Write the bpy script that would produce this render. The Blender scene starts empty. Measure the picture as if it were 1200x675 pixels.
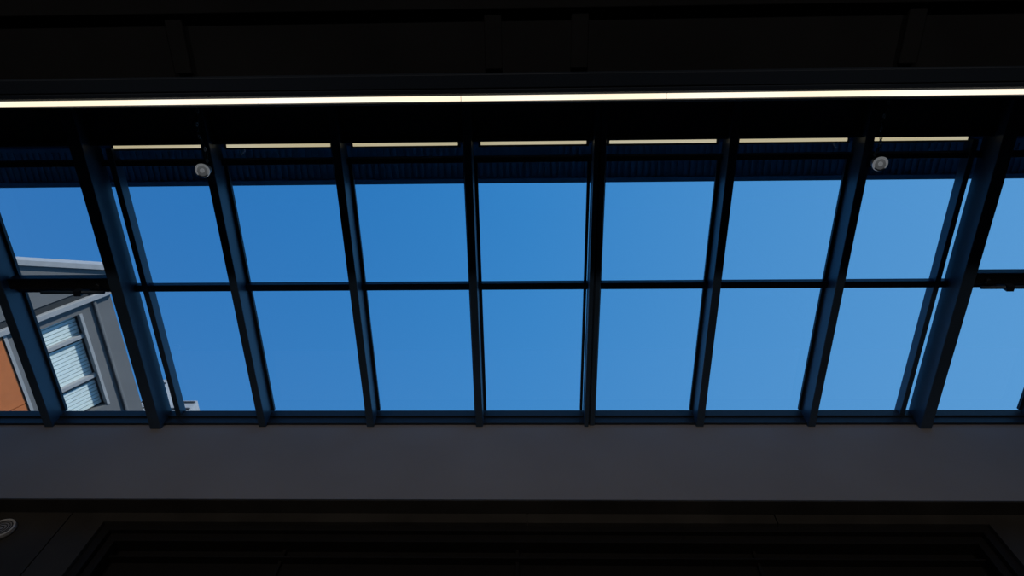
import bpy, bmesh, math, random
from mathutils import Vector, Matrix
random.seed(3)
H = 1.6   # camera height; interior heights below are measured from eye level
sc = bpy.context.scene
sc.view_settings.view_transform = 'Standard'
sc.view_settings.look = 'None'

def srgb(r, g, b):
    f = lambda c: (c/255/12.92) if c/255 <= .04045 else ((c/255+.055)/1.055)**2.4
    return (f(r), f(g), f(b), 1)

# ---------------------------------------------------------------- materials
def mat(name, col, rough=.6, spec=.4, metal=0, noise=.0, nscale=6, emis=None, estr=0, bump=0):
    m = bpy.data.materials.new(name); m.use_nodes = True
    nt = m.node_tree; b = nt.nodes['Principled BSDF']
    b.inputs['Roughness'].default_value = rough
    b.inputs['Specular IOR Level'].default_value = spec
    b.inputs['Metallic'].default_value = metal
    b.inputs['Base Color'].default_value = (*col[:3], 1)
    if noise or bump:
        tc = nt.nodes.new('ShaderNodeTexCoord'); n = nt.nodes.new('ShaderNodeTexNoise')
        n.inputs['Scale'].default_value = nscale; n.inputs['Detail'].default_value = 6
        nt.links.new(tc.outputs['Object'], n.inputs['Vector'])
        if noise:
            r = nt.nodes.new('ShaderNodeValToRGB')
            r.color_ramp.elements[0].position = .3; r.color_ramp.elements[1].position = .7
            r.color_ramp.elements[0].color = (*[c*(1-noise) for c in col[:3]], 1)
            r.color_ramp.elements[1].color = (*[c*(1+noise) for c in col[:3]], 1)
            nt.links.new(n.outputs['Fac'], r.inputs['Fac'])
            nt.links.new(r.outputs['Color'], b.inputs['Base Color'])
        if bump:
            bp = nt.nodes.new('ShaderNodeBump'); bp.inputs['Strength'].default_value = bump
            bp.inputs['Distance'].default_value = .01
            nt.links.new(n.outputs['Fac'], bp.inputs['Height'])
            nt.links.new(bp.outputs['Normal'], b.inputs['Normal'])
    if emis:
        b.inputs['Emission Color'].default_value = (*emis[:3], 1)
        b.inputs['Emission Strength'].default_value = estr
    return m

M_alu   = mat('navy_aluminium', (.045, .075, .115), .38, .5, noise=.15, nscale=3)
M_alud  = mat('dark_aluminium', (.022, .030, .044), .5, .3)
M_head  = mat('head_panel_metal', (.09, .11, .14), .5, .4, noise=.1)
M_plast = mat('grey_plaster', (.33, .30, .29), .9, .1, noise=.05, nscale=1.3, bump=.12)
M_ceil  = mat('black_ceiling_board', (.014, .014, .015), .8, .2, noise=.2, nscale=2)
M_wall  = mat('dark_timber_wall', (.050, .044, .038), .75, .2, noise=.25, nscale=2.5)
M_side  = mat('dark_wall_paint', (.05, .045, .042), .9, .1, noise=.1)
M_floor = mat('dark_stone_floor', (.10, .09, .08), .6, .3, noise=.25, nscale=4)
M_recess= mat('black_recess', (.013, .011, .010), .7, .2, noise=.1)
M_steel = mat('galvanised_steel', (.40, .41, .43), .4, .5, metal=.3, noise=.1, nscale=20)
M_black = mat('black_plastic', (.02, .02, .022), .45, .4)
M_white = mat('off_white_plastic', (.75, .73, .70), .5, .4, noise=.05)
M_speak = mat('speaker_grey', (.38, .37, .36), .6, .3, noise=.05)
M_lens  = mat('frosted_lamp_lens', (.4, .4, .4), .4, .5, emis=(.9, .95, 1), estr=.05)  # faint emission added so the lens reads pale
M_rim   = mat('lamp_rim_glow', (.8, .8, .8), .4, .5, emis=(.9, .95, 1), estr=.12)  # emission added to lighten the rim and hub; neither is a light source
M_over  = mat('blue_grey_cladding', (.10, .30, .46), .7, .2, noise=.12)
M_fac   = mat('facade_grey', (.14, .148, .155), .7, .3, noise=.08, nscale=.8)
M_facl  = mat('facade_light', (.33, .35, .37), .6, .3, noise=.06)
M_facd  = mat('facade_dark', (.035, .04, .045), .6, .3)
M_orange= mat('orange_cladding', (.50, .16, .055), .6, .3, noise=.06)
M_roof  = mat('roof_membrane', (.1, .1, .1), .9, .1, noise=.1)
M_blind = mat('pale_blind', (.66, .80, .82), .5, .4, noise=.05, nscale=3)

def glass():
    m = bpy.data.materials.new('skylight_glass'); m.use_nodes = True
    nt = m.node_tree; nt.nodes.clear()
    o = nt.nodes.new('ShaderNodeOutputMaterial'); mx = nt.nodes.new('ShaderNodeMixShader')
    t = nt.nodes.new('ShaderNodeBsdfTransparent'); g = nt.nodes.new('ShaderNodeBsdfGlossy')
    lw = nt.nodes.new('ShaderNodeLayerWeight'); lw.inputs['Blend'].default_value = .5
    pw = nt.nodes.new('ShaderNodeMath'); pw.operation = 'POWER'; pw.inputs[1].default_value = 5
    ml = nt.nodes.new('ShaderNodeMath'); ml.operation = 'MULTIPLY_ADD'; ml.inputs[1].default_value = .9; ml.inputs[2].default_value = .05
    t.inputs['Color'].default_value = (.96, .98, .99, 1)
    g.inputs['Roughness'].default_value = .02
    nt.links.new(lw.outputs['Facing'], pw.inputs[0]); nt.links.new(pw.outputs[0], ml.inputs[0])
    nt.links.new(ml.outputs[0], mx.inputs[0]); nt.links.new(t.outputs[0], mx.inputs[1])
    nt.links.new(g.outputs[0], mx.inputs[2]); nt.links.new(mx.outputs[0], o.inputs[0])
    return m
M_glass = glass()

def lampmat(name, col, s):
    m = bpy.data.materials.new(name); m.use_nodes = True
    nt = m.node_tree; nt.nodes.clear()
    o = nt.nodes.new('ShaderNodeOutputMaterial'); e = nt.nodes.new('ShaderNodeEmission')
    tc = nt.nodes.new('ShaderNodeTexCoord'); n = nt.nodes.new('ShaderNodeTexNoise')
    n.inputs['Scale'].default_value = 1.1
    r = nt.nodes.new('ShaderNodeValToRGB')
    r.color_ramp.elements[0].position = .35; r.color_ramp.elements[1].position = .65
    r.color_ramp.elements[0].color = (col[0]*.92, col[1]*.88, col[2]*.78, 1)
    r.color_ramp.elements[1].color = (*col, 1)
    e.inputs['Strength'].default_value = s
    nt.links.new(tc.outputs['Object'], n.inputs['Vector']); nt.links.new(n.outputs['Fac'], r.inputs[0])
    nt.links.new(r.outputs[0], e.inputs[0]); nt.links.new(e.outputs[0], o.inputs[0])
    return m
M_tube = lampmat('warm_led_diffuser', (1, .90, .75), 1.3)
M_reflect = lampmat('strip_reflection_glow', (1, .92, .66), .5)  # emission standing in for the strip light mirrored in the panes

# ---------------------------------------------------------------- helpers
def finish(name, bm, m, parent=None, bevel=0, smooth=False):
    me = bpy.data.meshes.new(name); bm.normal_update(); bm.to_mesh(me); bm.free()
    me.materials.append(m)
    o = bpy.data.objects.new(name, me); sc.collection.objects.link(o)
    if smooth:
        for p in me.polygons: p.use_smooth = True
    if bevel:
        b = o.modifiers.new('bevel', 'BEVEL'); b.width = bevel; b.segments = 2; b.limit_method = 'ANGLE'
    if parent: o.parent = parent
    return o

def add_box(bm, x0, x1, y0, y1, z0, z1, M=None):
    vs = []
    for x in (x0, x1):
        for y in (y0, y1):
            for z in (z0, z1):
                v = Vector((x, y, z))
                vs.append(bm.verts.new(M @ v if M else v))
    for f in ((0,1,3,2),(4,6,7,5),(0,4,5,1),(2,3,7,6),(0,2,6,4),(1,5,7,3)):
        bm.faces.new([vs[i] for i in f])

def boxes(name, lst, m, parent=None, bevel=0, M=None, dz=H):
    bm = bmesh.new()
    for (a,b,c,d,e,f) in lst:
        add_box(bm, a, b, c, d, e+dz, f+dz, M)
    bmesh.ops.recalc_face_normals(bm, faces=bm.faces)
    return finish(name, bm, m, parent, bevel)

def prism(name, pts, z0, z1, m, parent, M):
    bm = bmesh.new()
    lo = [bm.verts.new(M @ Vector((x, y, z0))) for x, y in pts]
    hi = [bm.verts.new(M @ Vector((x, y, z1))) for x, y in pts]
    bm.faces.new(lo); bm.faces.new(hi[::-1]); k = len(pts)
    for i in range(k): bm.faces.new([lo[i], lo[(i+1)%k], hi[(i+1)%k], hi[i]])
    bmesh.ops.recalc_face_normals(bm, faces=bm.faces)
    return finish(name, bm, m, parent)

def cyl(name, p0, p1, r, m, parent=None, r2=None, seg=24, bevel=0):
    p0 = Vector(p0)+Vector((0,0,H)); p1 = Vector(p1)+Vector((0,0,H)); d = p1-p0
    bm = bmesh.new()
    bmesh.ops.create_cone(bm, cap_ends=True, segments=seg, radius1=r, radius2=r if r2 is None else r2, depth=d.length,
        matrix=Matrix.Translation((p0+p1)/2) @ d.to_track_quat('Z','Y').to_matrix().to_4x4())
    o = finish(name, bm, m, parent, bevel, smooth=True)
    for p in o.data.polygons:
        if len(p.vertices) > 4: p.use_smooth = False
    return o

def torus(name, c, ax, R, r, m, parent=None, sx=1.0, rot=0):
    bm = bmesh.new(); N, K = 28, 10
    q = Vector(ax).to_track_quat('Z','Y').to_matrix().to_4x4() @ Matrix.Rotation(rot, 4, 'Z')
    T = Matrix.Translation(Vector(c)+Vector((0,0,H))) @ q
    rings = []
    for i in range(N):
        a = 2*math.pi*i/N; ring = []
        for j in range(K):
            b = 2*math.pi*j/K
            ring.append(bm.verts.new(T @ Vector(((R+r*math.cos(b))*math.cos(a)*sx, (R+r*math.cos(b))*math.sin(a), r*math.sin(b)))))
        rings.append(ring)
    for i in range(N):
        for j in range(K):
            bm.faces.new([rings[i][j], rings[(i+1)%N][j], rings[(i+1)%N][(j+1)%K], rings[i][(j+1)%K]])
    bmesh.ops.recalc_face_normals(bm, faces=bm.faces)
    return finish(name, bm, m, parent, smooth=True)

def empty(name, loc=(0,0,0)):
    e = bpy.data.objects.new(name, None); sc.collection.objects.link(e); e.empty_display_size = .2
    return e

XL, XR = -6.6, 6.7
ZS = 4.16      # soffit level
ZG = 5.34      # glass level
YN, YF = .70, 3.75   # light-well near and far edges

# ---------------------------------------------------------------- room shell
boxes('floor', [(XL, XR, -4, 3.87, -1.75, -1.6)], M_floor)
boxes('wall_left', [(XL-.2, XL, -4, 4.2, -1.75, ZG)], M_side)
boxes('wall_right', [(XR, XR+.2, -4, 4.2, -1.75, ZG)], M_side)
boxes('wall_near', [(XL, XR, -4.2, -4, -1.75, ZG)], M_side)
# lower far wall with a deep stepped recess
ww = empty('wall_far')
rx0, rx1, rz = -3.36, 3.50, 4.05
boxes('timber_lining', [(XL, -3.67, 3.87, 4.2, -1.75, ZS), (-3.66, rx0, 3.87, 4.2, -1.75, ZS),
                        (rx1, 3.86, 3.87, 4.2, -1.75, ZS), (3.87, XR, 3.87, 4.2, -1.75, ZS),
                        (rx0, -.03, 3.87, 4.2, rz, ZS), (-.022, 1.9, 3.87, 4.2, rz, ZS),(1.908, rx1, 3.87, 4.2, rz, ZS)], M_wall, ww, .002)
boxes('recess_step', [(rx0, rx1, 3.90, 4.2, rz-.055, rz), (rx0, rx0+.07, 3.90, 4.2, -1.75, rz-.055), (rx1-.07, rx1, 3.90, 4.2, -1.75, rz-.055)], M_recess, ww, .004)
boxes('recess_frame', [(rx0+.07, rx1-.07, 3.94, 4.2, rz-.13, rz-.055), (rx0+.07, rx0+.14, 3.94, 4.2, -1.75, rz-.13),
      (rx1-.14, rx1-.07, 3.94, 4.2, -1.75, rz-.13), (rx0+.14, rx1-.14, 3.98, 4.2, rz-.25, rz-.235)] + [(x-.012, x+.012, 4.02, 4.2, -1.75, rz-.13) for x in (-1.9,-.1, 1.7)], M_recess, ww, .004)
boxes('recess_back', [(rx0, rx1, 4.05, 4.24, -1.75, rz)], M_recess, ww)
boxes('wall_lightwell', [(XL, XR, YF, 4.2, ZS+.002, ZG-.16)], M_plast)
boxes('trim_1', [(XL, XR, YF-.012, 3.87, ZS-.014, ZS+.002)], M_wall, None, .003)
# near ceiling with recessed panels and shallow beams
ce = empty('ceiling')
boxes('soffit_board', [(XL, XR, -4, YN-.03, ZS+.052, ZS+.2)], M_ceil, ce)
boxes('ceiling_beam', [(x-.05, x+.05, -4, YN-.19, ZS+.025, ZS+.052) for x in (-5.1,-2.05, -.2, .3, 2.2, 5.2)] +
      [(XL, XR, y-.06, y+.06, ZS+.0, ZS+.052) for y in (.12, -.9, -2.2)], M_ceil, ce, .006)
boxes('trim_2', [(XL, XR, YN-.2, YN-.03, ZS+.2, ZG-.02)], M_ceil)
boxes('trim_3', [(XL, XR, YN-.03, .88, ZG-.14, ZG-.0), (XL, XR, .89, 1.13, ZG-.09, ZG-.0)], M_head, None, .004)

# ---------------------------------------------------------------- skylight
sk = empty('window_1')
mx = [(-5.46,.035),(-4.46,.04),(-3.44,.052),(-2.46,.034),(-1.46,.034),(-.46,.032),(1.54,.034),(2.54,.034),(3.54,.052),(4.54,.04),(5.54,.035)]
main = []
for x, w in mx:
    zb = 5.09 if w > .045 else 5.12
    main.append((x-w, x+w, YN-.02, YF+.02, zb, ZG-.02))
main += [(.495, .532, YN-.02, YF+.02, 5.12, ZG-.02), (.545, .59, YN-.02, YF+.02, 5.14, ZG-.02), (.53,.547, YN, YF, 5.17, ZG-.02)]
boxes('rafter_mullions', main, M_alu, sk, .006)
boxes('casement_stiles', [(-3.325, -3.275, 1.2, YF, 5.26, ZG+.02), (3.385, 3.43, 1.2, YF, 5.26, ZG+.02)], M_alu, sk, .004)
boxes('glazing_beads', [(x+s*(w+.012)-.012, x+s*(w+.012)+.012, 1.33, YF-.05, ZG-.035, ZG-.005) for x, w in mx+[(.54,.05)] for s in (-1, 1)
                        if not ((abs(x+3.44)<.01 and s > 0) or (abs(x-3.54)<.01 and s < 0))], M_alud, sk)
boxes('transom', [(XL, XR, 2.385, 2.445, 5.27, ZG-.01)], M_alu, sk, .004)
boxes('head_rail', [(XL, XR, 1.13, 1.16, 5.19, ZG+.02), (XL, XR, 1.30, 1.345, 5.27, ZG-.01)], M_alud, sk, .004)
boxes('sill_rail', [(XL, XR, 3.715, YF+.03, 5.24, ZG-.01), (XL, XR, YF-.02, YF+.2, 5.15, 5.245)], M_alud, sk, .004)
boxes('glass_panes', [(XL, XR, 1.14, YF+.1, ZG+.0, ZG+.004)], M_glass, sk)
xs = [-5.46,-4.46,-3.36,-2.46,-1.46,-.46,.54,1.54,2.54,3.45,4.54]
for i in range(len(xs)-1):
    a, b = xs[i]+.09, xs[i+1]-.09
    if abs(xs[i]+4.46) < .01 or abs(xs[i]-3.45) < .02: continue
    l = empty('strip_reflection')  # glowing bars modelled in place of the strip light's reflection in the glass
    boxes('reflection_backing', [(a-.02, b+.02, 1.168, 1.225, 5.295, 5.325)], M_alud, l, .002)
    boxes('glow_strip', [(a, b, 1.184, 1.208, 5.288, 5.295)], M_reflect, l)

# ---------------------------------------------------------------- long strip light along soffit edge
sl = empty('strip_light')
boxes('channel', [(XL, XR, YN-.085, YN-.06, ZS-.03, ZS+.05), (XL, XR, YN-.01, YN+.002, ZS-.012, ZS+.05), (XL, XR, YN-.085, YN, ZS+.03, ZS+.05)], M_alud, sl, .002)
segs = [-6.5]
while segs[-1] < 6.4: segs.append(segs[-1]+1.22)
boxes('glow_strip', [(a+.002, a+1.218, YN-.044, YN-.015, ZS-.008, ZS+.006) for a in segs[:-1]], M_tube, sl)
boxes('cable_tray', [(XL, XR, YN-.17, YN-.09, ZS-.02, ZS+.05)], M_alud, sl, .004)

# ---------------------------------------------------------------- small round spotlights on the rafters
def spot(x):
    s = empty('spotlight')
    y = 1.32
    boxes('mount_plate', [(x-.03, x+.03, y-.05, y+.05, 5.108, 5.122)], M_black, s, .003)
    cyl('stem', (x, y, 5.11), (x, y, 5.05), .010, M_black, s)
    cyl('body', (x, y, 5.06), (x, y-.012, 4.985), .036, M_steel, s, .052)
    torus('rim', (x, y-.012, 4.983), (0, .15, -1), .048, .008, M_rim, s)
    cyl('lens', (x, y-.012, 4.985), (x, y-.013, 4.98), .041, M_lens, s)
    cyl('lens_hub', (x, y-.013, 4.98), (x, y-.014, 4.974), .016, M_rim, s)
    n = 15
    for i in range(n):
        t = i/(n-1)
        torus('chain_link', (x+.012*math.sin(t*9), y-.06-t*.44, 5.085-.03*math.sin(t*math.pi)), (1,0,0) if i % 2 else (0,0,1), .014, .0045, M_steel if i % 3 == 0 else M_black, s, .6 if i % 2 == 0 else 1)
spot(-2.45); spot(2.58)

# ---------------------------------------------------------------- window openers at the outer bays
def opener(x0, x1, side):
    o = empty('window_opener')
    boxes('motor_case', [(x0, x1, 2.27, 2.37, 5.16, 5.26)], M_black, o, .012)
    xa = x0 if side > 0 else x1
    cyl('arm', (xa+side*.08, 2.385, 5.14), (xa+side*.62, 2.385, 5.14), .014, M_alu, o)
    cyl('pivot', (xa+side*.12, 2.33, 5.165), (xa+side*.12, 2.33, 5.12), .022, M_black, o)
    boxes('bracket', [(xa+side*.3-.03, xa+side*.3+.03, 2.36, 2.41, 5.11, 5.27)], M_alud, o, .003)
opener(-4.40, -3.50, -1); opener(3.61, 4.48, 1)

# ---------------------------------------------------------------- unseen fill lamps added on the near wall to brighten the light well
def fill_lamp(x):
    p = empty('added_fill_lamp')
    y, z = -3.7, 1.4
    aim = (Vector((x*.9, 3.75, 4.7)) - Vector((x, y, z))).normalized()
    c0 = Vector((x, y, z))
    boxes('added_lamp_plate', [(x-.07, x+.07, -4.0, -3.97, z-.12, z+.12)], M_black, p, .005)
    cyl('arm', (x, -3.97, z-.05), tuple(c0-aim*.08), .015, M_black, p)
    cyl('added_lamp_head', tuple(c0-aim*.16), tuple(c0), .07, M_black, p, .11)
    l = bpy.data.lights.new('fill_beam', 'SPOT'); l.energy = 122; l.color = (1, .91, .82)
    l.spot_size = math.radians(75); l.spot_blend = .8; l.shadow_soft_size = .1
    lo = bpy.data.objects.new('fill_beam', l); sc.collection.objects.link(lo); lo.parent = p
    lo.location = c0 + aim*.12 + Vector((0,0,H)); lo.rotation_euler = (-aim).to_track_quat('Z', 'Y').to_euler()
for x in (-4.4, 0, 4.4): fill_lamp(x)

# ---------------------------------------------------------------- round speaker on far wall
sp = empty('wall_speaker')
c = (-4.10, 3.87, 3.945)
cyl('body', c, (c[0], c[1]-.03, c[2]), .105, M_speak, sp, .095, 40)
torus('rim', (c[0], c[1]-.03, c[2]), (0,-1,0), .09, .008, M_white, sp)
for r in (.02,.04,.06,.075): torus('grille_ring', (c[0], c[1]-.032, c[2]), (0,-1,0), r, .003, M_black, sp)

# ---------------------------------------------------------------- roof and overhang outside
rf = empty('rooftop_overhang')
boxes('overhang_sun_block', [(-14, 14, -6, 1.57, 5.62, 7.4)], M_over, rf)  # underside is the overhang; unseen height added to keep sun off the skylight
boxes('upstand', [(-14, 14, -.2, .9, ZG+.05, 5.62)], M_over, rf)
boxes('soffit_ribs', [(-8+i*.055, -8+i*.055+.03, 1.30, 1.565, 5.605, 5.63) for i in range(292)], M_over, rf)
boxes('soffit_fascia', [(-14, 14, 1.56, 1.60, 5.58, 5.75), (-14, 14, 1.27, 1.30, 5.585, 5.62)], M_over, rf)
boxes('roof_deck', [(XL-.2, XR+.2, YF+.12, 4.25, ZG-.1, ZG-.02)], M_roof, None)

# ---------------------------------------------------------------- neighbouring building (canted facade)
ob = empty('office_building')
e2 = Vector((.4856, 0, .8742)); e1 = Vector((0, 1, 0)); n = Vector((.8742, 0, -.4856))
P0 = Vector((-10, 0, 13.3+H))
F = Matrix(((e2.x, e1.x, n.x, P0.x), (e2.y, e1.y, n.y, P0.y), (e2.z, e1.z, n.z, P0.z), (0,0,0,1)))
# local axes: x = up the facade (t), y = world Y, z = outwards
fb = lambda nm, l, m, bv=0: boxes(nm, l, m, ob, bv, F, 0)
boxes('core', [(-18, -11.2, 6.2, 16, -1.76, 11.0)], M_fac, ob)
fb('main_volume', [(-16, .78, 6.5, 16, -.6, -.25)], M_fac)
fb('grey_wall_frame', [(.08, .78, 6.54, 16, -.25, 0), (-1.45, .08, 9.1, 16, -.25, 0), (-1.45, -.98, 6.54, 9.1, -.25, 0), (-.98,.08, 6.54, 6.72, -.25, 0)], M_fac)
fb('window_reveal', [(-.98, .08, 6.72, 9.1, -.25, -.2)], M_facd)
fb('blinds', [(-.95, .05, 6.74+i*.09, 6.74+i*.09+.07, -.2, -.15) for i in range(26)], M_blind)
fb('window_bars', [(-.98, .08, 7.22, 7.30, -.16, -.04), (-.98, .08, 8.25, 8.33, -.16, -.04), (.02,.08,6.72,9.1,-.2,.02), (-.98,-.93,6.72,9.1,-.2,-.02)], M_facl)
fb('window_bar_dark_edges', [(-.93, .02, 7.31, 7.37, -.17, -.12), (-.93, .02, 8.34, 8.41, -.17, -.12), (-.02,.02,6.72,9.1,-.17,-.13)], M_facd)  # dark strips along the window bars
fb('orange_panels', [(-1.5-1.2*(i+1), -1.5-1.2*i-.02, y, y+1.58, -.25, .02) for i in range(10) for y in (6.56, 8.16, 9.76, 11.36)], M_orange)
fb('panel_trim', [(-1.5, -1.44, 6.5, 16, -.25, .05)], M_facl)
fb('end_fascia', [(-16, .86, 6.38, 6.5, -.3, .12)], M_facl, .01)
fb('gutter', [(-16, .90, 6.22, 6.38, -.3, .02)], M_facd)
prism('end_wall', [(-1.5, 4.9), (.88, 5.98), (.88, 6.22), (-16, 6.22), (-16, 4.9)], -.3, .05, M_fac, ob, F)
prism('roof_edge', [(-1.5, 4.78), (.95, 5.86), (.95, 5.98), (-1.5, 4.9)], -.32, .12, M_facl, ob, F)
fb('downpipe', [(.35, .42, 6.3, 16, 0, .07)], M_fac, .02)

# distant stepped building
db = empty('distant_tower')
boxes('core', [(-15.75, -14.75, 17.0, 20, -1.76, 25.15)], M_facl, db)
boxes('plant_room', [(-15.6, -15.1, 17.3, 18.6, 25.15, 25.5)], M_fac, db)
boxes('window_bands', [(-15.70, -14.8, 16.96, 17.0, 24.95-i*.5, 25.05-i*.5) for i in range(20)], M_facd, db)
db2 = empty('distant_tower')
boxes('core', [(-17.45, -17.0, 17.2, 20, -1.76, 27.2)], M_facl, db2)
boxes('window_bands', [(-17.4, -17.05, 17.16, 17.2, 26.8-i*.5, 26.9-i*.5) for i in range(20)], M_facd, db2)
boxes('ground', [(-60, 60, -60, 60, -1.9, -1.76)], M_roof)

# ---------------------------------------------------------------- sky
w = bpy.data.worlds.new('sky'); sc.world = w; w.use_nodes = True
nt = w.node_tree; bg = nt.nodes['Background']
tc = nt.nodes.new('ShaderNodeTexCoord'); sep = nt.nodes.new('ShaderNodeSeparateXYZ')
nt.links.new(tc.outputs['Generated'], sep.inputs[0])
mr = nt.nodes.new('ShaderNodeMapRange'); mr.inputs['From Min'].default_value = -.6; mr.inputs['From Max'].default_value = .6
nt.links.new(sep.outputs['X'], mr.inputs['Value'])
cr = nt.nodes.new('ShaderNodeValToRGB')
cr.color_ramp.elements[0].color = srgb(28, 110, 186)
cr.color_ramp.elements[1].color = srgb(88, 158, 220)
e = cr.color_ramp.elements.new(.5); e.color = srgb(58, 138, 208)
nt.links.new(mr.outputs[0], cr.inputs[0])
mz = nt.nodes.new('ShaderNodeMapRange'); mz.inputs['From Min'].default_value = .95; mz.inputs['From Max'].default_value = .3
mz.inputs['To Min'].default_value = 0; mz.inputs['To Max'].default_value = .5
nt.links.new(sep.outputs['Z'], mz.inputs['Value'])
mixn = nt.nodes.new('ShaderNodeMix'); mixn.data_type = 'RGBA'
nt.links.new(mz.outputs[0], mixn.inputs['Factor']); nt.links.new(cr.outputs[0], mixn.inputs['A'])
mixn.inputs['B'].default_value = srgb(125, 184, 234)
nt.links.new(mixn.outputs['Result'], bg.inputs['Color'])
bg.inputs['Strength'].default_value = 1.0

sun = bpy.data.lights.new('sun', 'SUN'); sun.energy = 4; sun.angle = .009; sun.color = (1, .95, .88)
so = bpy.data.objects.new('sun', sun); sc.collection.objects.link(so)
so.rotation_euler = Vector((.725, -.621, .31)).to_track_quat('Z', 'Y').to_euler()
so.location = (20, -20, 20)

# ---------------------------------------------------------------- camera
cam = bpy.data.cameras.new('camera'); co = bpy.data.objects.new('camera', cam); sc.collection.objects.link(co)
cam.sensor_width = 36; cam.lens = 24; cam.clip_end = 500; cam.clip_start = .05
wx = Vector((1, .0055, .025)).normalized()
wy = Vector((29.6, -1738, -800)); wy = (wy - wx*wy.dot(wx)).normalized()
wz = wx.cross(wy)
R = Matrix((wx, wy, wz)).to_4x4()
co.matrix_world = Matrix.Translation((0, 0, H)) @ R
sc.camera = co
